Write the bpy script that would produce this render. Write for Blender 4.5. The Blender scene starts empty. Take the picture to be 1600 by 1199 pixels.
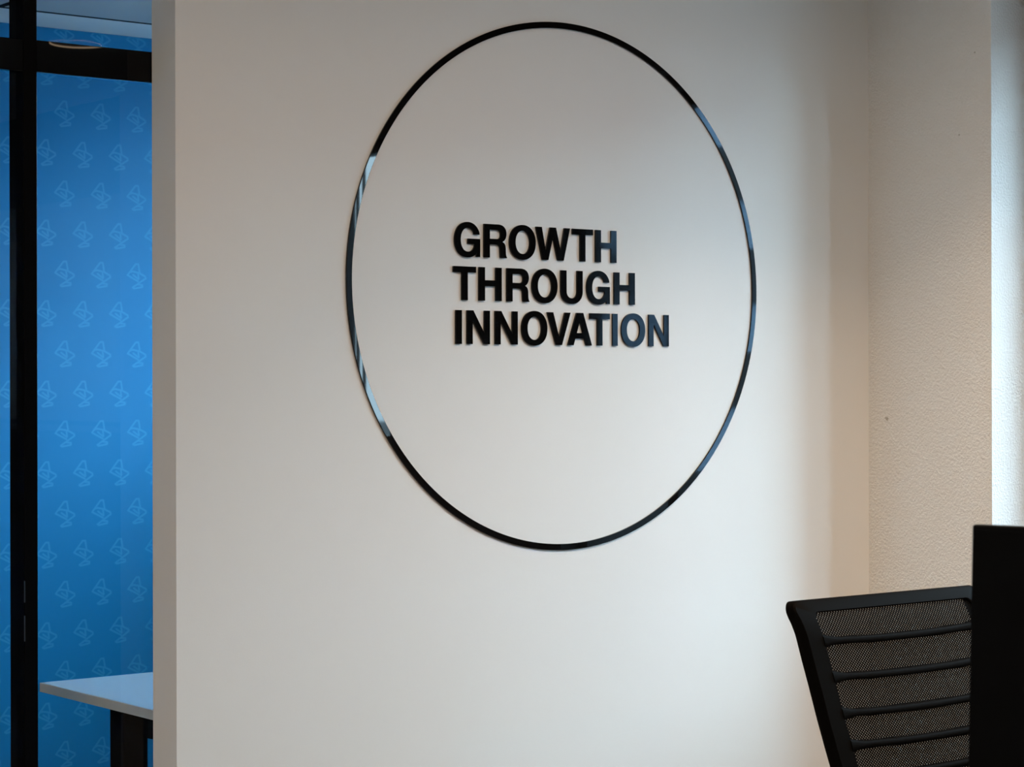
import bpy, bmesh, math, random
from mathutils import Vector, Matrix

scene = bpy.context.scene
COL = scene.collection

# ------------------------------------------------------------------ camera, sky, exposure
CAM = Vector((-3.1141, -3.8017, 1.42))
YAW = 0.6613                       # angle between the slogan wall and the picture plane
cam_data = bpy.data.cameras.new('camera')
cam_data.sensor_fit = 'HORIZONTAL'
cam_data.sensor_width = 36.0
cam_data.lens = 36.0 * 3369.15 / 1600.0
cam_data.dof.use_dof = True
cam_data.dof.focus_distance = 4.85
cam_data.dof.aperture_fstop = 14.0
cam = bpy.data.objects.new('camera', cam_data)
COL.objects.link(cam)
fwd = Vector((math.sin(YAW), math.cos(YAW), 0.0))
right = Vector((math.cos(YAW), -math.sin(YAW), 0.0))
up = Vector((0, 0, 1))
PITCH, ROLL = 0.0003, -0.0021
fwd2 = (fwd * math.cos(PITCH) + up * math.sin(PITCH)).normalized()
up2 = right.cross(fwd2)
r3 = right * math.cos(ROLL) - up2 * math.sin(-ROLL)
u3 = r3.cross(fwd2)
cam.matrix_world = Matrix(((r3.x, u3.x, -fwd2.x, CAM.x), (r3.y, u3.y, -fwd2.y, CAM.y),
                           (r3.z, u3.z, -fwd2.z, CAM.z), (0, 0, 0, 1)))
scene.camera = cam

world = bpy.data.worlds.new('overcast_sky')
scene.world = world
world.use_nodes = True
bg = world.node_tree.nodes['Background']
bg.inputs['Color'].default_value = (0.56, 0.82, 1.0, 1)
bg.inputs['Strength'].default_value = 16.8

scene.view_settings.view_transform = 'Standard'
scene.view_settings.look = 'None'
scene.view_settings.exposure = 0.12
scene.view_settings.gamma = 1.0
scene.view_settings.use_curve_mapping = False
scene.cycles.use_denoising = True
scene.cycles.max_bounces = 12
scene.cycles.diffuse_bounces = 6
scene.cycles.transparent_max_bounces = 16
scene.cycles.caustics_reflective = False
scene.cycles.caustics_refractive = False

LAMP_COLOUR = (1.0, 0.755, 0.52)
LAMP_POWER = 38.5
LAMPS = [(0.35, -1.25, 0.31, 112), (0.02, -1.32, 0.25, 172), (-1.45, -1.25, 0.19, 172), (0.313, -2.8615, 0.6, 172), (-2.3, -1.75, 0.05, 172), (-2.3, -3.4, 0.12, 172),
         (0.2, -5.2, 0.3, 172), (-2.3, -5.2, 0.2, 172), (-4.1, -0.4, 1.2, 172), (-4.1, -3.5, 0.15, 172)]         # x, y, share of LAMP_POWER, spread; unseen ones placed to light wall and pier
OFFICE_CEILING = 2.65

# ------------------------------------------------------------------ helpers
def link(o, parent=None):
    COL.objects.link(o)
    if parent is not None:
        o.parent = parent
    return o

def from_bm(name, bm, mat, parent=None, smooth=False):
    bmesh.ops.recalc_face_normals(bm, faces=bm.faces[:])
    me = bpy.data.meshes.new(name)
    bm.to_mesh(me)
    bm.free()
    if mat is not None:
        me.materials.append(mat)
    if smooth:
        for p in me.polygons:
            p.use_smooth = True
    o = bpy.data.objects.new(name, me)
    return link(o, parent)

def shade_auto(o, ang=40):
    me = o.data
    for p in me.polygons:
        p.use_smooth = True
    bm = bmesh.new(); bm.from_mesh(me)
    for e in bm.edges:
        if len(e.link_faces) == 2 and e.calc_face_angle(0) > math.radians(ang):
            e.smooth = False
    bm.to_mesh(me); bm.free()
    return o

def add_box(bm, lo, hi, bevel=0.0, seg=2):
    b2 = bmesh.new()
    bmesh.ops.create_cube(b2, size=1.0)
    for v in b2.verts:
        v.co = Vector([lo[i] + (v.co[i] + 0.5) * (hi[i] - lo[i]) for i in range(3)])
    if bevel > 0:
        bmesh.ops.bevel(b2, geom=b2.edges[:], offset=bevel, segments=seg, affect='EDGES', profile=0.5)
    tmp = bpy.data.meshes.new('tmp')
    b2.to_mesh(tmp); b2.free()
    bm.from_mesh(tmp)
    bpy.data.meshes.remove(tmp)

def box(name, lo, hi, mat, parent=None, bevel=0.0, seg=2):
    bm = bmesh.new()
    add_box(bm, lo, hi, bevel, seg)
    return from_bm(name, bm, mat, parent)

def boxes(name, lst, mat, parent=None, bevel=0.0):
    bm = bmesh.new()
    for lo, hi in lst:
        add_box(bm, lo, hi, bevel)
    return from_bm(name, bm, mat, parent)

def add_lathe(bm, prof, n=32, M=None):
    rings = []
    for r, z in prof:
        rings.append([bm.verts.new((r * math.cos(2 * math.pi * k / n), r * math.sin(2 * math.pi * k / n), z)) for k in range(n)])
    for a, b in zip(rings, rings[1:]):
        for k in range(n):
            bm.faces.new((a[k], a[(k + 1) % n], b[(k + 1) % n], b[k]))
    bm.faces.new(rings[0][::-1]); bm.faces.new(rings[-1])
    if M is not None:
        for rg in rings:
            for v in rg:
                v.co = M @ v.co

def add_tube(bm, pts, rad, n=10):
    pts = [Vector(p) for p in pts]
    rings = []
    for i, p in enumerate(pts):
        t = (pts[min(i + 1, len(pts) - 1)] - pts[max(i - 1, 0)]).normalized()
        a = t.orthogonal().normalized() if i == 0 else (prev - t * prev.dot(t)).normalized()
        prev = a
        b = t.cross(a)
        r = rad[i] if isinstance(rad, (list, tuple)) else rad
        rings.append([bm.verts.new(p + (a * math.cos(2 * math.pi * k / n) + b * math.sin(2 * math.pi * k / n)) * r) for k in range(n)])
    for a, b in zip(rings, rings[1:]):
        for k in range(n):
            bm.faces.new((a[k], a[(k + 1) % n], b[(k + 1) % n], b[k]))
    bm.faces.new(rings[0][::-1]); bm.faces.new(rings[-1])

def thing(name, label, cat, loc=(0, 0, 0), rz=0.0, group=None):
    o = bpy.data.objects.new(name, None)
    o.empty_display_size = 0.1
    o.location = loc
    o.rotation_euler = (0, 0, rz)
    link(o)
    return tag(o, label, cat, group)

def tag(o, label, cat, group=None):
    o['label'] = label
    o['category'] = cat
    if group:
        o['group'] = group
    return o

def structure(o, label, cat='wall'):
    o['kind'] = 'structure'
    o['label'] = label
    o['category'] = cat
    return o

# ------------------------------------------------------------------ materials
def principled(name, col, rough=0.5, spec=0.5, metal=0.0):
    m = bpy.data.materials.new(name)
    m.use_nodes = True
    b = m.node_tree.nodes['Principled BSDF']
    b.inputs['Base Color'].default_value = (*col, 1)
    b.inputs['Roughness'].default_value = rough
    b.inputs['Specular IOR Level'].default_value = spec
    b.inputs['Metallic'].default_value = metal
    return m

def N(m, t, **kw):
    n = m.node_tree.nodes.new(t)
    for k, v in kw.items():
        setattr(n, k, v)
    return n

def bump(m, scale, strength, dist, detail=3.0, extra=None):
    nt = m.node_tree
    b = nt.nodes['Principled BSDF']
    tc = N(m, 'ShaderNodeTexCoord')
    no = N(m, 'ShaderNodeTexNoise')
    no.inputs['Scale'].default_value = scale
    no.inputs['Detail'].default_value = detail
    nt.links.new(tc.outputs['Object'], no.inputs['Vector'])
    bp = N(m, 'ShaderNodeBump')
    bp.inputs['Strength'].default_value = strength
    bp.inputs['Distance'].default_value = dist
    nt.links.new(no.outputs['Fac'], bp.inputs['Height'])
    nt.links.new(bp.outputs['Normal'], b.inputs['Normal'])
    return no

def blind_mat():
    m = principled('blind_fabric', (0.5, 0.52, 0.55), 0.9, 0.05)
    nt = m.node_tree
    out = [n for n in nt.nodes if n.type == 'OUTPUT_MATERIAL'][0]
    t = N(m, 'ShaderNodeBsdfTranslucent')
    t.inputs['Color'].default_value = (0.48, 0.50, 0.53, 1)
    mx = N(m, 'ShaderNodeMixShader')
    mx.inputs[0].default_value = 0.5
    nt.links.new(nt.nodes['Principled BSDF'].outputs[0], mx.inputs[1])
    nt.links.new(t.outputs[0], mx.inputs[2])
    nt.links.new(mx.outputs[0], out.inputs[0])
    return m

M_WALL = principled('painted_plasterboard', (0.80, 0.795, 0.79), 0.55, 0.3)
bump(M_WALL, 260.0, 0.25, 0.0004, 2.0)
M_STUCCO = principled('grained_plaster', (0.80, 0.79, 0.775), 0.75, 0.25)
bump(M_STUCCO, 180.0, 1.0, 0.0040, 3.0)
M_BEIGE = principled('beige_paint', (0.26, 0.20, 0.15), 0.7, 0.2)  # for unseen walls, toned dark and warm to steer the bounce light
def chips(m, base, spots):                  # a few small knocks in the plaster, darker than the paint
    nt = m.node_tree
    geo = N(m, 'ShaderNodeNewGeometry')
    last = None
    for (p, r) in spots:
        d = N(m, 'ShaderNodeVectorMath', operation='DISTANCE')
        nt.links.new(geo.outputs['Position'], d.inputs[0])
        d.inputs[1].default_value = p
        k = N(m, 'ShaderNodeMapRange')
        k.inputs['From Min'].default_value = r * 0.5
        k.inputs['From Max'].default_value = r
        k.inputs['To Min'].default_value = 1.0
        k.inputs['To Max'].default_value = 0.0
        nt.links.new(d.outputs['Value'], k.inputs['Value'])
        if last is None:
            last = k.outputs[0]
        else:
            mx = N(m, 'ShaderNodeMath', operation='MAXIMUM')
            nt.links.new(last, mx.inputs[0]); nt.links.new(k.outputs[0], mx.inputs[1])
            last = mx.outputs[0]
    mix = N(m, 'ShaderNodeMix', data_type='RGBA')
    mix.inputs['A'].default_value = (*base, 1)
    mix.inputs['B'].default_value = (0.45, 0.42, 0.38, 1)
    nt.links.new(last, mix.inputs['Factor'])
    nt.links.new(mix.outputs['Result'], nt.nodes['Principled BSDF'].inputs['Base Color'])
chips(M_STUCCO, (0.80, 0.79, 0.775), [((1.003, -0.0628, 1.3296), 0.0060), ((1.003, -0.0580, 1.3320), 0.0035), ((1.003, -0.3495, 2.2262), 0.0030), ((1.003, -0.30, 2.03), 0.0030)])
M_CEIL = principled('ceiling_white', (0.86, 0.86, 0.85), 0.8, 0.2)
M_TILE = principled('ceiling_tile_white', (0.52, 0.54, 0.56), 0.8, 0.2)
bump(M_TILE, 300.0, 0.2, 0.0005)
M_SLOT = principled('slot_black', (0.01, 0.01, 0.012), 0.8, 0.1)
M_FLOOR = principled('carpet_grey', (0.10, 0.098, 0.096), 0.95, 0.1)
bump(M_FLOOR, 500.0, 0.6, 0.002)
M_BLACK_FRAME = principled('frame_black', (0.002, 0.0024, 0.0032), 0.5, 0.02)
M_ACRYLIC = principled('gloss_black_acrylic', (0.003, 0.003, 0.0035), 0.02, 0.42)
M_LETTER = principled('satin_black_acrylic', (0.0025, 0.0028, 0.0035), 0.06, 0.14)
M_PLASTIC = principled('black_plastic', (0.0042, 0.0036, 0.0032), 0.5, 0.006)
bump(M_PLASTIC, 900.0, 0.15, 0.0003)
M_SCREEN = principled('screen_off', (0.0025, 0.0025, 0.003), 0.35, 0.05)
M_FABRIC = principled('seat_fabric', (0.012, 0.012, 0.013), 0.9, 0.1)
bump(M_FABRIC, 700.0, 0.5, 0.001)
M_TABLE = principled('white_laminate', (0.52, 0.53, 0.54), 0.16, 0.7)
M_EDGE = principled('table_edge', (0.62, 0.60, 0.57), 0.5, 0.3)
M_METAL = principled('hinge_steel', (0.035, 0.042, 0.05), 0.4, 0.3, 0.3)
M_ALU = principled('window_frame_grey', (0.02, 0.022, 0.025), 0.4, 0.4)
M_SILL = principled('sill_white', (0.30, 0.30, 0.30), 0.6, 0.2)
M_DARKWALL = principled('anthracite_paint', (0.05, 0.052, 0.055), 0.6, 0.2)
M_GROUND = principled('street_ground', (0.15, 0.155, 0.16), 0.9, 0.1)
M_FACADE = principled('facade_blue_grey', (0.28, 0.40, 0.55), 0.8, 0.2)
M_BLIND = blind_mat()
M_TRIM = principled('lamp_trim', (0.7, 0.6, 0.5), 0.4, 0.4)

def glass_mat(name, tint, ior):
    m = bpy.data.materials.new(name)
    m.use_nodes = True
    nt = m.node_tree
    nt.nodes.clear()
    out = N(m, 'ShaderNodeOutputMaterial')
    mix = N(m, 'ShaderNodeMixShader')
    tr = N(m, 'ShaderNodeBsdfTransparent')
    tr.inputs['Color'].default_value = (*tint, 1)
    gl = N(m, 'ShaderNodeBsdfGlossy')
    gl.inputs['Roughness'].default_value = 0.0
    gl.inputs['Color'].default_value = (1, 1, 1, 1)
    fr = N(m, 'ShaderNodeFresnel')
    fr.inputs['IOR'].default_value = ior
    ge = N(m, 'ShaderNodeNewGeometry')             # a pane reflects once, on the side the ray meets first
    fm = N(m, 'ShaderNodeMapRange')
    fm.inputs['To Min'].default_value = 1.0
    fm.inputs['To Max'].default_value = 0.0
    mu = N(m, 'ShaderNodeMath', operation='MULTIPLY')
    nt.links.new(ge.outputs['Backfacing'], fm.inputs['Value'])
    nt.links.new(fr.outputs[0], mu.inputs[0])
    nt.links.new(fm.outputs[0], mu.inputs[1])
    nt.links.new(mu.outputs[0], mix.inputs[0])
    nt.links.new(tr.outputs[0], mix.inputs[1])
    nt.links.new(gl.outputs[0], mix.inputs[2])
    nt.links.new(mix.outputs[0], out.inputs[0])
    return m

M_GLASS = glass_mat('clear_glass', (0.97, 0.98, 0.98), 1.26)
M_GLASS_TOP = glass_mat('low_reflection_glass', (0.98, 0.99, 0.99), 1.15)

def emission(name, col, strength):
    m = bpy.data.materials.new(name)
    m.use_nodes = True
    nt = m.node_tree
    nt.nodes.clear()
    out = N(m, 'ShaderNodeOutputMaterial')
    e = N(m, 'ShaderNodeEmission')
    e.inputs['Color'].default_value = (*col, 1)
    e.inputs['Strength'].default_value = strength
    nt.links.new(e.outputs[0], out.inputs[0])
    return m

M_RING_GLOW = emission('ring_lamp_glow', (1.0, 0.72, 0.48), 12.0)

# ---- printed blue film on the meeting-room wall: emblem repeated on a staggered lattice
PX, PZ = 0.1332, 0.2655           # lattice period along the wall and up it
EMBLEM_AT = (0.107, 2.055)        # centre of one emblem (x, z)
SEG = []
def px(x, y):                     # emblem drawn in small units, y down
    return (x * 0.00228, -y * 0.00218)
def pl(*pts):
    q = [px(*p) for p in pts]
    SEG.extend(zip(q, q[1:]))
pl((-2, -18.5), (-15.5, -1), (2, 8.5))
pl((-2, -18.5), (2.5, -18.5), (4.5, -6))
pl((-11, -6), (-7, -7), (4.5, -4.5), (14, 0.5), (14.5, 3.5), (-7, 18))
pl((-7, 18), (-5, 19.5), (9, 17), (9, 14), (1, 13))
pl((-6, -1.5), (2.5, 5))
pl((2, -3), (3, 4.5))

def blue_film():
    m = principled('printed_blue_film', (0.012, 0.40, 0.68), 0.55, 0.25)
    nt = m.node_tree
    L = nt.links.new
    b = nt.nodes['Principled BSDF']
    geo = N(m, 'ShaderNodeNewGeometry')
    sep = N(m, 'ShaderNodeSeparateXYZ')
    L(geo.outputs['Position'], sep.inputs[0])
    def mth(op, a, c=None, d=None):
        n = N(m, 'ShaderNodeMath', operation=op)
        for i, v in enumerate((a, c, d)):
            if v is None:
                continue
            if isinstance(v, (int, float)):
                n.inputs[i].default_value = v
            else:
                L(v, n.inputs[i])
        return n.outputs[0]
    X = mth('SUBTRACT', sep.outputs['X'], EMBLEM_AT[0])
    Z = mth('SUBTRACT', sep.outputs['Z'], EMBLEM_AT[1])
    hz = mth('DIVIDE', Z, PZ / 2)
    row = mth('ROUND', hz)
    lz = mth('MULTIPLY', mth('SUBTRACT', hz, row), PZ / 2)
    odd = mth('ABSOLUTE', mth('MODULO', row, 2.0))
    hx = mth('ADD', mth('DIVIDE', X, PX), mth('MULTIPLY', odd, 0.5))
    lx = mth('MULTIPLY', mth('SUBTRACT', hx, mth('ROUND', hx)), PX)
    comb = N(m, 'ShaderNodeCombineXYZ')
    L(lx, comb.inputs[0]); L(lz, comb.inputs[1])
    P = comb.outputs[0]
    best = None
    for a, c in SEG:
        ba = Vector((c[0] - a[0], c[1] - a[1], 0))
        pa = N(m, 'ShaderNodeVectorMath', operation='SUBTRACT')
        L(P, pa.inputs[0]); pa.inputs[1].default_value = (a[0], a[1], 0)
        dt = N(m, 'ShaderNodeVectorMath', operation='DOT_PRODUCT')
        L(pa.outputs[0], dt.inputs[0]); dt.inputs[1].default_value = ba / ba.length_squared
        cl = N(m, 'ShaderNodeClamp'); L(dt.outputs['Value'], cl.inputs['Value'])
        sc = N(m, 'ShaderNodeVectorMath', operation='SCALE')
        sc.inputs[0].default_value = ba; L(cl.outputs[0], sc.inputs['Scale'])
        df = N(m, 'ShaderNodeVectorMath', operation='DISTANCE')
        L(pa.outputs[0], df.inputs[0]); L(sc.outputs[0], df.inputs[1])
        dv = df.outputs['Value']
        best = dv if best is None else mth('MINIMUM', best, dv)
    mr = N(m, 'ShaderNodeMapRange')
    mr.inputs['From Min'].default_value = 0.0022
    mr.inputs['From Max'].default_value = 0.0044
    mr.inputs['To Min'].default_value = 1.0
    mr.inputs['To Max'].default_value = 0.0
    L(best, mr.inputs['Value'])
    mix = N(m, 'ShaderNodeMix', data_type='RGBA')
    mix.inputs['A'].default_value = (0.002, 0.180, 0.415, 1)
    mix.inputs['B'].default_value = (0.018, 0.240, 0.485, 1)
    L(mr.outputs[0], mix.inputs['Factor'])
    L(mix.outputs['Result'], b.inputs['Base Color'])
    return m
M_BLUE = blue_film()

# ---- chair mesh: woven fabric with staggered holes
def mesh_fabric():
    m = principled('chair_mesh', (0.003, 0.003, 0.0033), 0.7, 0.01)
    nt = m.node_tree
    L = nt.links.new
    b = nt.nodes['Principled BSDF']
    out = [n for n in nt.nodes if n.type == 'OUTPUT_MATERIAL'][0]
    uv = N(m, 'ShaderNodeUVMap'); uv.uv_map = 'weave'
    sep = N(m, 'ShaderNodeSeparateXYZ'); L(uv.outputs[0], sep.inputs[0])
    def cosn(sock, period):
        a = N(m, 'ShaderNodeMath', operation='MULTIPLY'); L(sock, a.inputs[0]); a.inputs[1].default_value = 2 * math.pi / period
        c = N(m, 'ShaderNodeMath', operation='COSINE'); L(a.outputs[0], c.inputs[0])
        return c.outputs[0]
    p = N(m, 'ShaderNodeMath', operation='MULTIPLY')
    L(cosn(sep.outputs[0], 0.0072), p.inputs[0]); L(cosn(sep.outputs[1], 0.0056), p.inputs[1])
    g = N(m, 'ShaderNodeMath', operation='GREATER_THAN'); L(p.outputs[0], g.inputs[0]); g.inputs[1].default_value = 0.55
    tr = N(m, 'ShaderNodeBsdfTransparent')
    tr.inputs['Color'].default_value = (0.5, 0.5, 0.5, 1)
    mix = N(m, 'ShaderNodeMixShader')
    L(g.outputs[0], mix.inputs[0]); L(b.outputs[0], mix.inputs[1]); L(tr.outputs[0], mix.inputs[2])
    L(mix.outputs[0], out.inputs['Surface'])
    return m
M_MESH = mesh_fabric()

# ------------------------------------------------------------------ the setting
WL, WR, WT = -1.004, 1.003, 0.097      # slogan wall: left end, right corner, thickness
PIER = -0.400                          # front of the stucco pier
XF = 1.20                              # inner plane of the window wall
YB = 2.75                              # blue wall
ROOM_L, ROOM_R = -5.2, -6.6            # office: left wall x, rear wall y

structure(box('wall_front', (WL, 0, 0), (WR + 0.02, WT, 2.72), M_WALL),
          'smooth white wall carrying the black ring and slogan')
structure(box('wall_right', (WR, PIER, 0), (1.35, 0.30, 2.72), M_STUCCO),
          'grained plaster pier beside the window, right of the slogan wall')
structure(box('floor', (ROOM_L - 0.2, ROOM_R - 0.2, -0.1), (1.5, YB + 0.2, 0.0), M_FLOOR), 'grey carpet floor', 'floor')
structure(box('ceiling', (ROOM_L - 0.2, ROOM_R - 0.2, OFFICE_CEILING), (1.5, 0.10, OFFICE_CEILING + 0.12), M_CEIL), 'white office ceiling', 'ceiling')
structure(box('wall_left', (ROOM_L - 0.15, ROOM_R, 0), (ROOM_L, YB, 2.72), M_BEIGE), 'beige wall at the far left of the office')
structure(box('wall_rear', (ROOM_L - 0.15, ROOM_R - 0.15, 0), (1.5, ROOM_R, 2.72), M_BEIGE), 'beige wall behind the camera')
structure(box('wall_back', (-3.6, YB, 0), (1.5, YB + 0.12, 2.72), M_BLUE), 'blue wall printed with a pale repeated emblem, behind the glass')
structure(box('wall_side', (-3.72, 0.17, 0), (-3.6, YB, 2.72), M_WALL), 'white side wall of the meeting room')

# meeting-room ceiling: tiles with dark slots between them
mc = structure(box('ceiling_inner', (-3.6, 0.10, 2.635), (1.5, YB, 2.72), M_SLOT), 'tiled meeting room ceiling with dark joints', 'ceiling')
g = 0.014
for (x0, x1) in ((-3.59, -2.645), (-2.645, -1.445), (-1.445, -0.245), (-0.245, 1.19)):
    for (y0, y1) in ((0.11, 1.288), (1.288, 2.488)):
        box('ceiling_tile', (x0 + g, y0 + g, 2.6), (x1 - g, y1 - g, 2.635), M_TILE, mc)
for yj in (1.288, 2.488):
    box('ceiling_joint', (-3.59, yj - 0.0135, 2.6008), (1.19, yj + 0.0135, 2.634), M_SLOT, mc)
for xj in (-2.645, -1.445, -0.245):
    for (y0, y1) in ((0.125, 1.274), (1.302, 2.474)):
        box('ceiling_joint', (xj - 0.0135, y0, 2.6008), (xj + 0.0135, y1, 2.634), M_SLOT, mc)
box('ceiling_border', (-3.59, 2.488 + g, 2.6), (1.19, YB - 0.001, 2.635), M_CEIL, mc)

# window wall with its openings (y ranges), sill and head heights
SILL_Z, HEAD_Z = 0.80, 2.30
OPEN = [(-1.50, -0.58), (-2.92, -2.45), (-6.4, -3.5), (0.36, 2.40)]
lst = []
HEADS = {0.36: 2.56}
SILLS = {0.36: 1.36, -6.4: 1.215, -2.92: 1.19}                # the meeting-room window sits higher
edges = sorted(OPEN)
y = ROOM_R - 0.15
for a, c in edges:
    lst.append(((XF, y, 0), (XF + 0.15, a, 2.72)))
    lst.append(((XF, a, 0), (XF + 0.15, c, SILLS.get(a, SILL_Z))))
    lst.append(((XF, a, HEADS.get(a, HEAD_Z)), (XF + 0.15, c, 2.72)))
    y = c
lst.append(((XF, y, 0), (XF + 0.15, YB + 0.1, 2.72)))
lst = [q for q in lst if not (q[0][1] == -0.58 and q[0][2] == 0 and q[1][2] > 2.5)] + [((XF, -0.58, 0), (XF + 0.15, PIER - 0.0005, 2.72))] + [((XF, 0.301, 0), (XF + 0.15, 0.36, 2.72))]  # unseen strip beside the pier, added to dim its outer face
structure(boxes('wall_window', lst, M_DARKWALL), 'outer wall with the windows on the right')

def window(i, y0, y1, mulls, label, SILL_Z=SILL_Z, HEAD_Z=HEAD_Z):
    w = bpy.data.objects.new('window_%d' % i, None)
    link(w)
    w['kind'] = 'structure'; w['label'] = label; w['category'] = 'window'
    fx0, fx1 = XF + 0.07, XF + 0.14
    t = 0.045
    boxes('window_frame', [((fx0, y0 + 0.001, SILL_Z + 0.001), (fx1, y0 + t, HEAD_Z - 0.001)), ((fx0, y1 - t, SILL_Z + 0.001), (fx1, y1 - 0.001, HEAD_Z - 0.001)),
                           ((fx0, y0 + t, SILL_Z + 0.001), (fx1, y1 - t, SILL_Z + t)), ((fx0, y0 + t, HEAD_Z - t), (fx1, y1 - t, HEAD_Z - 0.001))], M_ALU, w)
    ys = [y0 + t] + [c for c in mulls] + [y1 - t]
    for c in mulls:
        box('mullion', (fx0, c - 0.022, SILL_Z + t), (fx1, c + 0.022, HEAD_Z - t), M_ALU, w)
    for a, c in zip(ys, ys[1:]):
        box('pane', (XF + 0.10, a + 0.02, SILL_Z + t - 0.005), (XF + 0.108, c - 0.02, HEAD_Z - t + 0.005), M_GLASS, w)
    box('window_sill', (XF - 0.03, y0 + 0.002, SILL_Z + 0.001), (fx0 - 0.001, y1 - 0.002, SILL_Z + 0.025), M_SILL, w, 0.003)
    return w
w1 = window(1, *OPEN[0], [-1.05], 'window beside the stucco pier')
box('blind_box', (1.1215, -1.46, 2.338), (XF - 0.001, PIER - 0.006, 2.43), M_ALU, w1, 0.004)
w2 = window(2, *OPEN[1], [], 'narrow window further along the right wall', 1.19)
for yb in (-2.752, -2.792):
    box('glazing_bar', (XF + 0.092, yb - 0.007, 1.19 + 0.046), (XF + 0.099, yb + 0.007, HEAD_Z - 0.046), M_ALU, w2)
w3 = window(3, *OPEN[2], [], 'window at the rear of the right wall with its blind drawn', 1.215)
box('blind', (XF + 0.020, -6.38, 1.262), (XF + 0.0206, -3.52, 2.24), M_BLIND, w3)
boxes('blind_rail', [((XF + 0.012, -6.38, 1.245), (XF + 0.03, -3.52, 1.262)), ((XF + 0.002, -6.38, 2.24), (XF + 0.06, -3.52, 2.295))], M_ALU, w3)
window(4, *OPEN[3], [1.4], 'window lighting the meeting room', 1.36, 2.56)
structure(box('ground', (1.6, -400, -7.0), (400, 400, -6.9), M_GROUND), 'street level outside the windows', 'ground')

# long low building across the street (seen mirrored in the ring and the letters)
bu = bpy.data.objects.new('building', None)
link(bu)
tag(bu, 'long blue grey building across the street, mirrored in the ring', 'building')
bu.location = (1.2 + 60 * math.cos(math.radians(33)), -60 * math.sin(math.radians(33)), -6.9)
bu.rotation_euler = (0, 0, math.radians(-33))
BW0, BW1 = -20.0, 20.5
box('building_body', (0, -BW1 + 0.0, 0), (12, -BW0, 17.0), M_FACADE, bu)
for fl in range(2, 5):
    z = 1.2 + fl * 3.2
    for k in range(12):
        yy = -BW1 + 1.0 + k * 3.35
        box('building_window', (-0.12, yy, z), (-0.01, yy + 2.3, z + 1.7), M_ALU, bu)
box('plinth', (-0.25, -BW1 - 0.1, 0), (-0.01, -BW0 + 0.1, 5.6), M_ALU, bu)
box('roof_edge', (-0.3, -BW1 - 0.3, 17.0), (12.3, -BW0 + 0.3, 17.4), M_FACADE, bu)

# ------------------------------------------------------------------ ceiling lamps of the office
def ceiling_lamp(x, y, power, spread, ring, label):
    t = thing('ceiling_light', label, 'ceiling light', (x, y, OFFICE_CEILING), 0, 'office ceiling lights')
    bm = bmesh.new()
    sk = 0.0 if ring else -0.024                        # only the ring lamp has a deep skirt
    add_lathe(bm, [(0.104, -0.001), (0.104, -0.034 - sk), (0.100, -0.036 - sk), (0.096, -0.034 - sk), (0.096, -0.002)], 40)
    shade_auto(from_bm('lamp_trim', bm, M_BLACK_FRAME, t))
    bm = bmesh.new()
    n_ = 48
    rr = [[bm.verts.new(((0.0965 + 0.0030 * math.cos(b)) * math.cos(a), (0.0965 + 0.0030 * math.cos(b)) * math.sin(a), -0.0375 - sk + 0.0030 * math.sin(b)))
           for b in [2 * math.pi * q / 8 for q in range(8)]] for a in [2 * math.pi * p / n_ for p in range(n_)]]
    for p in range(n_):
        for q in range(8):
            bm.faces.new((rr[p][q], rr[(p + 1) % n_][q], rr[(p + 1) % n_][(q + 1) % 8], rr[p][(q + 1) % 8]))
    from_bm('glowing_rim', bm, M_RING_GLOW, t, True)
    ld = bpy.data.lights.new('downlight', 'AREA')
    ld.shape = 'DISK'; ld.size = 0.17
    ld.color = LAMP_COLOUR; ld.energy = LAMP_POWER * power
    ld.spread = math.radians(spread)
    lo = bpy.data.objects.new('downlight', ld)
    lo.location = (0, 0, -0.0045 if ring else -0.0175)
    link(lo, t)
for x, y, pw, sp in LAMPS:
    is_ring = abs(y + 2.8615) < 0.01
    ceiling_lamp(x, y, pw, sp, is_ring, 'round ceiling light whose glowing rim is mirrored in the black transom' if is_ring else
                 'round warm recessed light in the office ceiling, unseen, placed to light the walls')

# ------------------------------------------------------------------ ring on the wall
RC = Vector((0, 0, 1.6423))
DEP = 0.0045
bm = bmesh.new()
n = 256
loops = []
for r, yy in ((0.6, -0.0003), (0.6, -DEP + 0.0004), (0.5996, -DEP), (0.5865, -DEP), (0.5861, -DEP + 0.0004), (0.5861, -0.0003)):
    loops.append([bm.verts.new((r * math.cos(2 * math.pi * k / n), yy, r * math.sin(2 * math.pi * k / n))) for k in range(n)])
for a, b in zip(loops, loops[1:] + loops[:1]):
    for k in range(n):
        bm.faces.new((a[k], a[(k + 1) % n], b[(k + 1) % n], b[k]))
ring = from_bm('wall_ring', bm, M_ACRYLIC)
shade_auto(ring, 30)
ring.location = RC
tag(ring, 'large thin glossy black ring on the white wall around the slogan', 'ring')

# ------------------------------------------------------------------ slogan letters
def bez(p0, p1, p2, p3, n=10):
    return [tuple((1 - t) ** 3 * p0[i] + 3 * (1 - t) ** 2 * t * p1[i] + 3 * (1 - t) * t * t * p2[i] + t ** 3 * p3[i] for i in (0, 1)) for t in [k / n for k in range(1, n + 1)]]

def sup(cx, cy, rx, ry, a0, a1, n=40, e=2.15):
    out = []
    for k in range(n + 1):
        a = math.radians(a0 + (a1 - a0) * k / n)
        c, s = math.cos(a), math.sin(a)
        out.append((cx + rx * math.copysign(abs(c) ** (2 / e), c), cy + ry * math.copysign(abs(s) ** (2 / e), s)))
    return out

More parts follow.
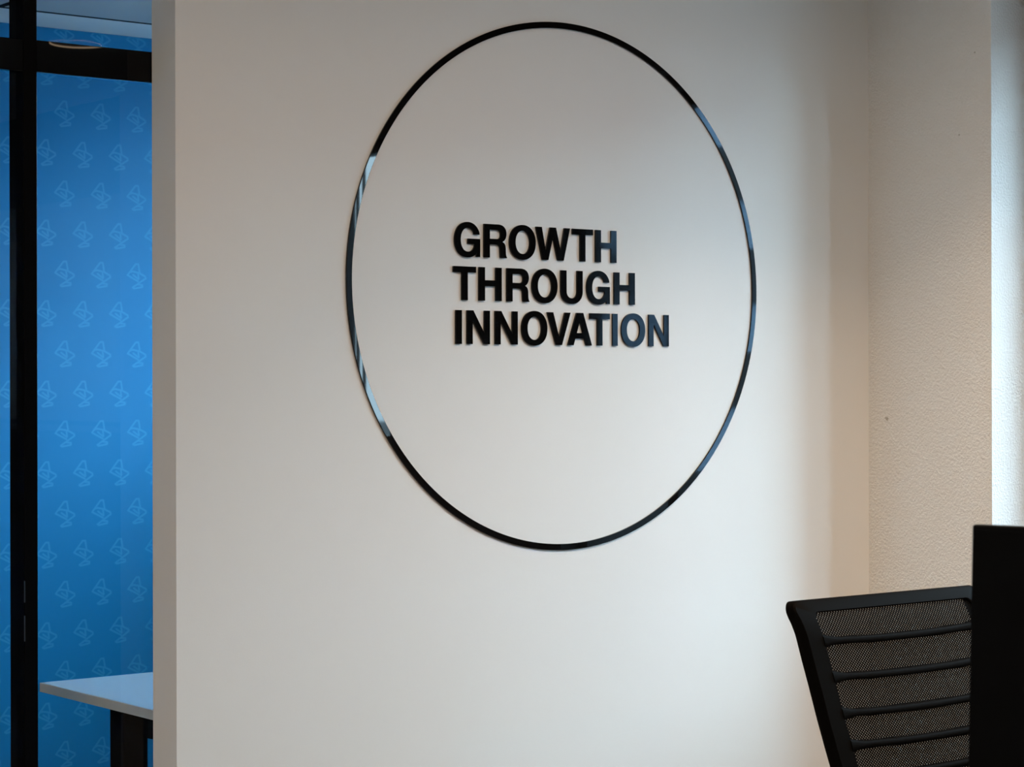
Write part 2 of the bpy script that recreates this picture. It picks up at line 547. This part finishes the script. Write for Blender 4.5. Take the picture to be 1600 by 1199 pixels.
def glyph(ch):
    if ch == 'I':
        return [[(64, 0), (64, 718), (214, 718), (214, 0)]]
    if ch == 'T':
        return [[(14, 718), (598, 718), (598, 592), (381, 592), (381, 0), (231, 0), (231, 592), (14, 592)]]
    if ch == 'H':
        return [[(71, 0), (71, 718), (221, 718), (221, 440), (501, 440), (501, 718), (651, 718), (651, 0), (501, 0), (501, 314), (221, 314), (221, 0)]]
    if ch == 'N':
        return [[(69, 0), (69, 718), (226, 718), (515, 225), (515, 718), (654, 718), (654, 0), (505, 0), (208, 500), (208, 0)]]
    if ch == 'V':
        return [[(19, 718), (176, 718), (335, 180), (494, 718), (648, 718), (412, 0), (256, 0)]]
    if ch == 'A':
        return [[(20, 0), (268, 718), (455, 718), (702, 0), (540, 0), (492, 150), (230, 150), (181, 0)], [(272, 272), (450, 272), (361, 545)]]
    if ch == 'W':
        return [[(16, 718), (172, 718), (272, 215), (394, 718), (551, 718), (676, 215), (776, 718), (929, 718), (757, 0), (598, 0), (472, 510), (346, 0), (189, 0)]]
    if ch == 'U':
        o = [(72, 718), (221, 718)] + [(221, 270)] + sup(361.5, 262, 140.5, 157, 180, 360, 30)[1:-1] + [(502, 270), (502, 718), (651, 718)]
        return [o + sup(361.5, 270, 289.5, 289, 360, 180, 40)]
    if ch == 'O':
        return [sup(389, 359, 345, 378, 0, 360, 72)[:-1], sup(389, 359, 190, 252, 0, 360, 60)[:-1]]
    if ch == 'G':
        o = sup(382, 359, 338, 378, 20, 308, 64)
        o[0] = (696, 478)
        o += [(606, 82), (618, 0), (713, 0), (713, 384), (392, 384), (392, 272), (572, 272)]
        o += bez((572, 272), (562, 170), (488, 105), (390, 105), 10)
        o += sup(390, 359, 190, 254, 270, 32, 40)[1:]
        o.append((545, 478))
        return [o]
    if ch == 'R':
        o = [(76, 0), (76, 718), (445, 718)]
        o += bez((445, 718), (590, 718), (668, 640), (668, 520))
        o += bez((668, 520), (668, 430), (620, 372), (562, 346), 8)
        o += bez((562, 346), (630, 320), (648, 270), (650, 190), 8)
        o += bez((650, 190), (652, 110), (652, 40), (682, 18), 8)
        o += [(682, 0), (518, 0)]
        o += bez((518, 0), (500, 60), (504, 120), (500, 180), 8)
        o += bez((500, 180), (496, 250), (464, 284), (392, 284), 8)
        o += [(226, 284), (226, 0)]
        h = [(226, 404), (226, 598), (412, 598)] + bez((412, 598), (480, 598), (514, 566), (514, 503), 8) + bez((514, 503), (514, 436), (480, 404), (410, 404), 8)
        return [o, h]

def letter_mesh(ch, dep):
    cu = bpy.data.curves.new('glyph', 'CURVE')
    cu.dimensions = '2D'
    cu.fill_mode = 'BOTH'
    cu.extrude = dep / 2
    for path in glyph(ch):
        s = cu.splines.new('POLY')
        s.points.add(len(path) - 1)
        for p, (x, z) in zip(s.points, path):
            p.co = (x / 718.0, z / 718.0, 0, 1)
        s.use_cyclic_u = True
    o = bpy.data.objects.new('glyph', cu)
    COL.objects.link(o)
    dg = bpy.context.evaluated_depsgraph_get()
    me = bpy.data.meshes.new_from_object(o.evaluated_get(dg))
    bpy.data.objects.remove(o)
    bpy.data.curves.remove(cu)
    return me

# measured: word, cap line and base line heights (relative to ring centre), letters with left and right x on the wall
ROWS = [
    ('top word', 0.1325, 0.0584, [('G', -0.3168, -0.2472), ('R', -0.2360, -0.1725), ('O', -0.1648, -0.0905), ('W', -0.0898, 0.0094), ('T', 0.0164, 0.0780), ('H', 0.0855, 0.1489), ]),
    ('middle word', 0.0365, -0.0376, [('T', -0.3203, -0.2587), ('H', -0.2504, -0.1874), ('R', -0.1726, -0.1090), ('O', -0.1014, -0.0275), ('U', -0.0176, 0.0467), ('G', 0.0587, 0.1284), ('H', 0.1416, 0.2051), ]),
    ('bottom word', -0.0596, -0.1338, [('I', -0.3138, -0.2979), ('N', -0.2832, -0.2205), ('N', -0.2057, -0.1423), ('O', -0.1310, -0.0574), ('V', -0.0572, 0.0106), ('A', 0.0025, 0.0740), ('T', 0.0679, 0.1281), ('I', 0.1368, 0.1519), ('O', 0.1636, 0.2367), ('N', 0.2481, 0.3112), ]),
]
LDEP = 0.0045
ORD = ['first', 'second', 'third', 'fourth', 'fifth', 'sixth', 'seventh', 'eighth', 'ninth', 'tenth']
for where, ztop, zbot, spans in ROWS:
    word = ''.join(sp[0] for sp in spans)
    for k, (ch, x0, x1) in enumerate(spans):
        me = letter_mesh(ch, LDEP)
        xs = [v.co.x for v in me.vertices]
        lo, hi = min(xs), max(xs)
        h = ztop - zbot
        for v in me.vertices:
            a, b, c = v.co
            v.co = ((a - lo) / (hi - lo) * (x1 - x0) - (x1 - x0) / 2, -(c + LDEP / 2) - 0.0003, b * h)
        bm = bmesh.new(); bm.from_mesh(me)
        bmesh.ops.recalc_face_normals(bm, faces=bm.faces[:])
        bm.to_mesh(me); bm.free()
        me.materials.append(M_LETTER)
        me.name = 'letter'
        o = bpy.data.objects.new('letter', me)
        o.location = ((x0 + x1) / 2, 0, RC.z + zbot)
        link(o)
        last = ' and last' if k == len(word) - 1 else ''
        tag(o, 'black raised letter %s, %s%s letter of the %s %s' % (ch, ORD[k], last, where, word), 'letter', 'letters of the slogan inside the ring')

# ------------------------------------------------------------------ black framed glass partition
PY0, PY1 = 0.100, 0.166
M_TRANSOM = principled('transom_gloss_black', (0.002, 0.0024, 0.0032), 0.012, 0.15)
gp = thing('glass_partition', 'black framed glass partition left of the slogan wall, before the blue wall', 'partition', (-1.5, 0.12, 0))
def pbox(name, x0, x1, y0, y1, z0, z1, mat=M_BLACK_FRAME, bev=0.0012):
    o = box(name, (x0 + 1.5, y0 - 0.12, z0), (x1 + 1.5, y1 - 0.12, z1), mat, gp, bev, 1)
    return o
TZ0, TZ1 = 2.0335, 2.0960
pbox('post', -1.2828, -1.2545, PY0, PY1, 0.0, 2.6)
pbox('post', -2.62, -2.57, PY0, PY1, 0.0, 2.6)
pbox('transom', -1.2543, -0.90, PY0 + 0.0005, PY0 + 0.016, TZ0, TZ1, M_TRANSOM)
pbox('transom', -2.5698, -1.2830, PY0 + 0.0005, PY0 + 0.016, TZ0 - 0.001, TZ1 - 0.001, M_TRANSOM)
pbox('sill_rail', -1.2543, -0.90, PY0 + 0.0005, PY1 - 0.0005, 0.0, 0.05)
pbox('sill_rail', -2.5698, -1.2830, PY0 + 0.0005, PY1 - 0.0005, 0.0, 0.05)
for z0, z1, gm in ((0.05, TZ0, M_GLASS), (TZ1, 2.6, M_GLASS_TOP)):
    pbox('glass_pane', -1.2543, -0.90, 0.118, 0.126, z0, z1, gm, 0)
    pbox('glass_pane', -2.5698, -1.2830, 0.118, 0.126, z0, z1, gm, 0)
    pbox('glass_pane', -3.6, -2.62, 0.118, 0.126, z0, z1, gm, 0)
pbox('hinge', -1.2832, -1.2818, PY0 - 0.0008, PY0 + 0.002, 0.996, 1.038, M_METAL, 0)
pbox('hinge', -1.2832, -1.2818, PY0 - 0.0008, PY0 + 0.002, 0.920, 0.970, M_METAL, 0)

# ------------------------------------------------------------------ meeting table behind the glass
TT = 0.72
tb = thing('meeting_table', 'white topped table with black legs behind the glass partition', 'table', (-0.876, 0.886, 0))
def tbox(name, lo, hi, mat, bev=0.0):
    return box(name, (lo[0] + 0.876, lo[1] - 0.886, lo[2]), (hi[0] + 0.876, hi[1] - 0.886, hi[2]), mat, tb, bev)
tbox('tabletop', (-0.874, 0.196, TT - 0.022), (0.724, 0.884, TT), M_TABLE, 0.0008)
bm = bmesh.new()
for lo, hi in (((-0.876, 0.194, TT - 0.0215), (-0.8741, 0.886, TT - 0.0008)), ((0.7241, 0.194, TT - 0.0215), (0.726, 0.886, TT - 0.0008)),
               ((-0.874, 0.8841, TT - 0.0215), (0.724, 0.886, TT - 0.0008)), ((-0.874, 0.194, TT - 0.0215), (0.724, 0.1959, TT - 0.0008))):
    add_box(bm, (lo[0] + 0.876, lo[1] - 0.886, lo[2]), (hi[0] + 0.876, hi[1] - 0.886, hi[2]))
from_bm('edge_band', bm, M_EDGE, tb)
for xl in (-0.858, 0.648):
    tbox('leg', (xl, 0.50, 0.03), (xl + 0.060, 0.57, TT - 0.023), M_BLACK_FRAME, 0.004)
    tbox('foot', (xl - 0.005, 0.23, 0.0), (xl + 0.065, 0.84, 0.03), M_BLACK_FRAME, 0.005)
# cross beam with a rounded gusset at each leg
bm = bmesh.new()
zt = TT - 0.023
prof = [(-0.797, zt), (-0.797, zt - 0.062)] + [(-0.797 + 0.03 * (1 - math.cos(a)), zt - 0.062 - 0.012 * math.sin(a)) for a in [math.pi / 2 * k / 6 for k in range(1, 7)]]
prof += [(-0.3, zt - 0.074), (0.60, zt - 0.074), (0.647, zt - 0.062), (0.647, zt)]
f0 = [bm.verts.new((x + 0.876, 0.515 - 0.886, z)) for x, z in prof]
f1 = [bm.verts.new((x + 0.876, 0.555 - 0.886, z)) for x, z in prof]
bm.faces.new(f0); bm.faces.new(f1[::-1])
for i in range(len(prof)):
    j = (i + 1) % len(prof)
    bm.faces.new((f0[i], f0[j], f1[j], f1[i]))
from_bm('cross_beam', bm, M_BLACK_FRAME, tb)

# ------------------------------------------------------------------ mesh back office chair (faces the camera side)
CX, CYT = 0.030, -0.95            # centre line and y of the backrest's top edge
ch = thing('office_chair', 'black mesh back office chair with horizontal ribs near the pier', 'chair', (CX, -1.30, 0))
PROF = [(1.0135, 0.128), (1.000, 0.116), (0.985, 0.103), (0.968, 0.092), (0.950, 0.083), (0.905, 0.068), (0.855, 0.050), (0.775, 0.023), (0.695, 0.0), (0.60, -0.020), (0.50, -0.030)]
def yback(z):
    for (z1, b1), (z0, b0) in zip(PROF, PROF[1:]):
        if z >= z0:
            t = (z - z0) / (z1 - z0)
            return CYT - 0.123 + b0 + (b1 - b0) * t + 1.30
    return CYT - 0.123 + PROF[-1][1] + 1.30
ZT, ZB = 1.0135, 0.53
def halfw(z):
    return 0.266 - 0.035 * max(0.0, (0.80 - z) / 0.27) ** 1.5 - 0.004 * max(0, (1.01 - z) / 0.2)
def loop(inset_side, inset_top, inset_bot, r):
    pts = []
    zt, zb = ZT - inset_top, ZB + inset_bot
    K = 44
    def hw(z): return halfw(z) - inset_side
    nc = 8
    # start top left corner, go right along the top, down, back
    for k in range(nc + 1):
        a = math.pi - math.pi / 2 * k / nc
        pts.append((-hw(zt) + r + r * math.cos(a), zt - r + r * math.sin(a)))
    for k in range(1, 16):
        pts.append((-hw(zt) + r + (2 * hw(zt) - 2 * r) * k / 16, zt))
    for k in range(nc + 1):
        a = math.pi / 2 - math.pi / 2 * k / nc
        pts.append((hw(zt) - r + r * math.cos(a), zt - r + r * math.sin(a)))
    for k in range(1, K):
        z = zt - r + (zb + r - (zt - r)) * k / K
        pts.append((hw(z), z))
    for k in range(nc + 1):
        a = -math.pi / 2 * k / nc
        pts.append((hw(zb) - r + r * math.cos(a), zb + r + r * math.sin(a)))
    for k in range(1, 16):
        pts.append((hw(zb) - r - (2 * hw(zb) - 2 * r) * k / 16, zb))
    for k in range(nc + 1):
        a = -math.pi / 2 - math.pi / 2 * k / nc
        pts.append((-hw(zb) + r + r * math.cos(a), zb + r + r * math.sin(a)))
    for k in range(1, K):
        z = zb + r + (zt - r - (zb + r)) * k / K
        pts.append((-hw(z), z))
    return pts
TH = 0.036
secs = []
bm = bmesh.new()
for ins, it, dy, r in ((0.0, 0.0, 0.004, 0.022), (0.002, 0.002, 0.0, 0.021), (0.042, 0.021, 0.0, 0.014), (0.044, 0.023, 0.003, 0.014),
                       (0.044, 0.023, TH * 0.5, 0.014), (0.030, 0.018, TH, 0.016), (0.008, 0.014, TH, 0.022), (0.002, 0.008, TH - 0.003, 0.024), (0.0, 0.003, TH - 0.010, 0.024)):
    secs.append([bm.verts.new((x, yback(z) + dy, z)) for x, z in loop(ins, it, it, r)])
for a, b in zip(secs, secs[1:] + secs[:1]):
    m_ = len(a)
    for k in range(m_):
        bm.faces.new((a[k], a[(k + 1) % m_], b[(k + 1) % m_], b[k]))
fr = from_bm('back_frame', bm, M_PLASTIC, ch)
shade_auto(fr, 35)
# woven mesh
bm = bmesh.new()
uvl = bm.loops.layers.uv.new('weave')
nz, nx = 48, 12
z0, z1 = ZB + 0.02, ZT - 0.022
gridv = []
for i in range(nz + 1):
    z = z0 + (z1 - z0) * i / nz
    w = halfw(z) - 0.036
    gridv.append([bm.verts.new((-w + 2 * w * j / nx, yback(z) + 0.007, z)) for j in range(nx + 1)])
for i in range(nz):
    for j in range(nx):
        f = bm.faces.new((gridv[i][j], gridv[i][j + 1], gridv[i + 1][j + 1], gridv[i + 1][j]))
        for lp in f.loops:
            lp[uvl].uv = (lp.vert.co.x, lp.vert.co.z)
from_bm('back_mesh', bm, M_MESH, ch, True)
# ribs
for zr in (0.941, 0.876, 0.811, 0.754, 0.697, 0.638, 0.580):
    bm = bmesh.new()
    rows = []
    nn = 24
    for k in range(nn + 1):
        s = -1 + 2 * k / nn
        w = halfw(zr) - 0.040
        fl = 0.012 * max(0, abs(s) - 0.86) / 0.14      # ribs widen where they run into the frame
        zc = zr - 0.006 * (1 - s * s)
        h = 0.0065 + fl * 0.5
        x = s * w
        rows.append([bm.verts.new((x, yback(zz) + d, zz)) for zz, d in ((zc - h, 0.001), (zc - h * 0.5, -0.002), (zc + h * 0.5, -0.002), (zc + h, 0.001), (zc + h, 0.012), (zc - h, 0.012))])
    for a, b in zip(rows, rows[1:]):
        for k in range(6):
            bm.faces.new((a[k], a[(k + 1) % 6], b[(k + 1) % 6], b[k]))
    bm.faces.new(rows[0]); bm.faces.new(rows[-1][::-1])
    shade_auto(from_bm('back_rib', bm, M_PLASTIC, ch), 50)
# spine, seat, armrests, gas lift, base, casters
bm = bmesh.new()
add_tube(bm, [(0, yback(0.56) + 0.03, 0.57), (0, yback(0.54) + 0.045, 0.50), (0, 0.16, 0.43), (0, 0.03, 0.415)], [0.028, 0.030, 0.030, 0.03], 12)
shade_auto(from_bm('back_support', bm, M_PLASTIC, ch))
box('seat', (-0.245, -0.27, 0.425), (0.245, 0.205, 0.495), M_FABRIC, ch, 0.03, 4)
box('seat_pan', (-0.21, -0.20, 0.395), (0.21, 0.18, 0.424), M_PLASTIC, ch, 0.01)
for s in (-1, 1):
    bm = bmesh.new()
    add_box(bm, (s * 0.285 - 0.04, -0.17, 0.655), (s * 0.285 + 0.04, 0.08, 0.68), 0.01, 3)
    ar = from_bm('armrest', bm, M_PLASTIC, ch)
    bm = bmesh.new()
    add_tube(bm, [(s * 0.285, -0.04, 0.655), (s * 0.285, -0.035, 0.45), (s * 0.26, -0.03, 0.408), (s * 0.20, -0.03, 0.405)], 0.017, 10)
    shade_auto(from_bm('armrest_post', bm, M_PLASTIC, ch))
bm = bmesh.new()
add_lathe(bm, [(0.025, 0.10), (0.03, 0.11), (0.03, 0.25), (0.016, 0.26), (0.016, 0.36), (0.06, 0.37), (0.06, 0.395)], 24)
shade_auto(from_bm('gas_lift', bm, M_PLASTIC, ch))
for k in range(5):
    a = 2 * math.pi * k / 5 + 0.3
    c, s = math.cos(a), math.sin(a)
    bm = bmesh.new()
    add_tube(bm, [(0.02 * c, 0.02 * s, 0.125), (0.15 * c, 0.15 * s, 0.105), (0.30 * c, 0.30 * s, 0.085)], [0.026, 0.020, 0.014], 10)
    shade_auto(from_bm('base_arm', bm, M_PLASTIC, ch))
    bm = bmesh.new()
    Mx = Matrix.Translation((0.30 * c, 0.30 * s, 0.03)) @ Matrix.Rotation(a + math.pi / 2, 4, 'Z') @ Matrix.Rotation(math.pi / 2, 4, 'Y')
    add_lathe(bm, [(0.024, -0.025), (0.03, -0.02), (0.03, -0.004), (0.012, -0.003), (0.012, 0.003), (0.03, 0.004), (0.03, 0.02), (0.024, 0.025)], 20, Mx)
    add_tube(bm, [(0.30 * c, 0.30 * s, 0.085), (0.30 * c, 0.30 * s, 0.031)], 0.007, 8)
    shade_auto(from_bm('caster', bm, M_PLASTIC, ch))

# ------------------------------------------------------------------ monitor on a desk, right foreground
mdir = Vector((0.249, -0.966, 0)).normalized()    # along the panel, away from its far edge
mnor = Vector((-0.966, -0.249, 0)).normalized()   # the way its screen faces
MT = Vector((-1.237, -2.222, 1.263))              # far top corner
MW, MH, MTH = 0.62, 0.37, 0.022
TILT = math.radians(2.6)
ax = mdir
az = (Vector((0, 0, 1)) * math.cos(TILT) - mnor * math.sin(TILT)).normalized()
an = ax.cross(az)
if an.dot(mnor) < 0:
    an = -an
mon_c = MT + ax * (MW / 2) - az * (MH / 2)
DESK_Z = 0.74
base_pt = Vector((mon_c.x, mon_c.y, DESK_Z)) - mnor * 0.10
mo = thing('monitor', 'black computer monitor, cropped dark slab in the lower right corner', 'monitor', base_pt)
def oriented(name, x0, x1, z0, z1, n0, n1, mat, bev):
    bm = bmesh.new()
    add_box(bm, (x0, n0, z0), (x1, n1, z1), bev, 2)
    for v in bm.verts:
        v.co = mon_c + ax * v.co.x + an * v.co.y + az * v.co.z - base_pt
    return from_bm(name, bm, mat, mo)
oriented('casing', -MW / 2, MW / 2, -MH / 2, MH / 2, -MTH, 0.0, M_SCREEN, 0.003)
oriented('screen', -MW / 2 + 0.006, MW / 2 - 0.006, -MH / 2 + 0.014, MH / 2 - 0.006, 0.0002, 0.0008, M_SCREEN, 0.0)
oriented('rear_housing', -0.14, 0.14, -0.12, 0.10, -MTH - 0.035, -MTH, M_PLASTIC, 0.01)
bm = bmesh.new()
hub = mon_c - an * (MTH + 0.05) - base_pt
add_tube(bm, [Vector((0, 0, 0.012)), Vector((0, 0, hub.z))], 0.022, 16)
add_tube(bm, [Vector((0, 0, hub.z - 0.01)), hub + an * 0.02], 0.02, 12)
shade_auto(from_bm('stand_neck', bm, M_PLASTIC, mo))
bm = bmesh.new()
add_box(bm, (-0.13, -0.10, 0.0), (0.13, 0.10, 0.012), 0.004)
Rz = Matrix.Rotation(math.atan2(mdir.y, mdir.x), 4, 'Z')
for v in bm.verts:
    v.co = Rz @ v.co
from_bm('stand_base', bm, M_PLASTIC, mo)

dk = thing('desk', 'white desk under the black monitor, below the frame', 'desk', (-1.35, -2.7, 0))
box('desktop', (-0.45, -0.75, DESK_Z - 0.025), (0.45, 0.68, DESK_Z - 0.0002), M_TABLE, dk, 0.002)
for sx in (-0.40, 0.40):
    for sy in (-0.69, 0.62):
        box('leg', (sx - 0.025, sy - 0.025, 0), (sx + 0.025, sy + 0.025, DESK_Z - 0.0255), M_BLACK_FRAME, dk, 0.003)
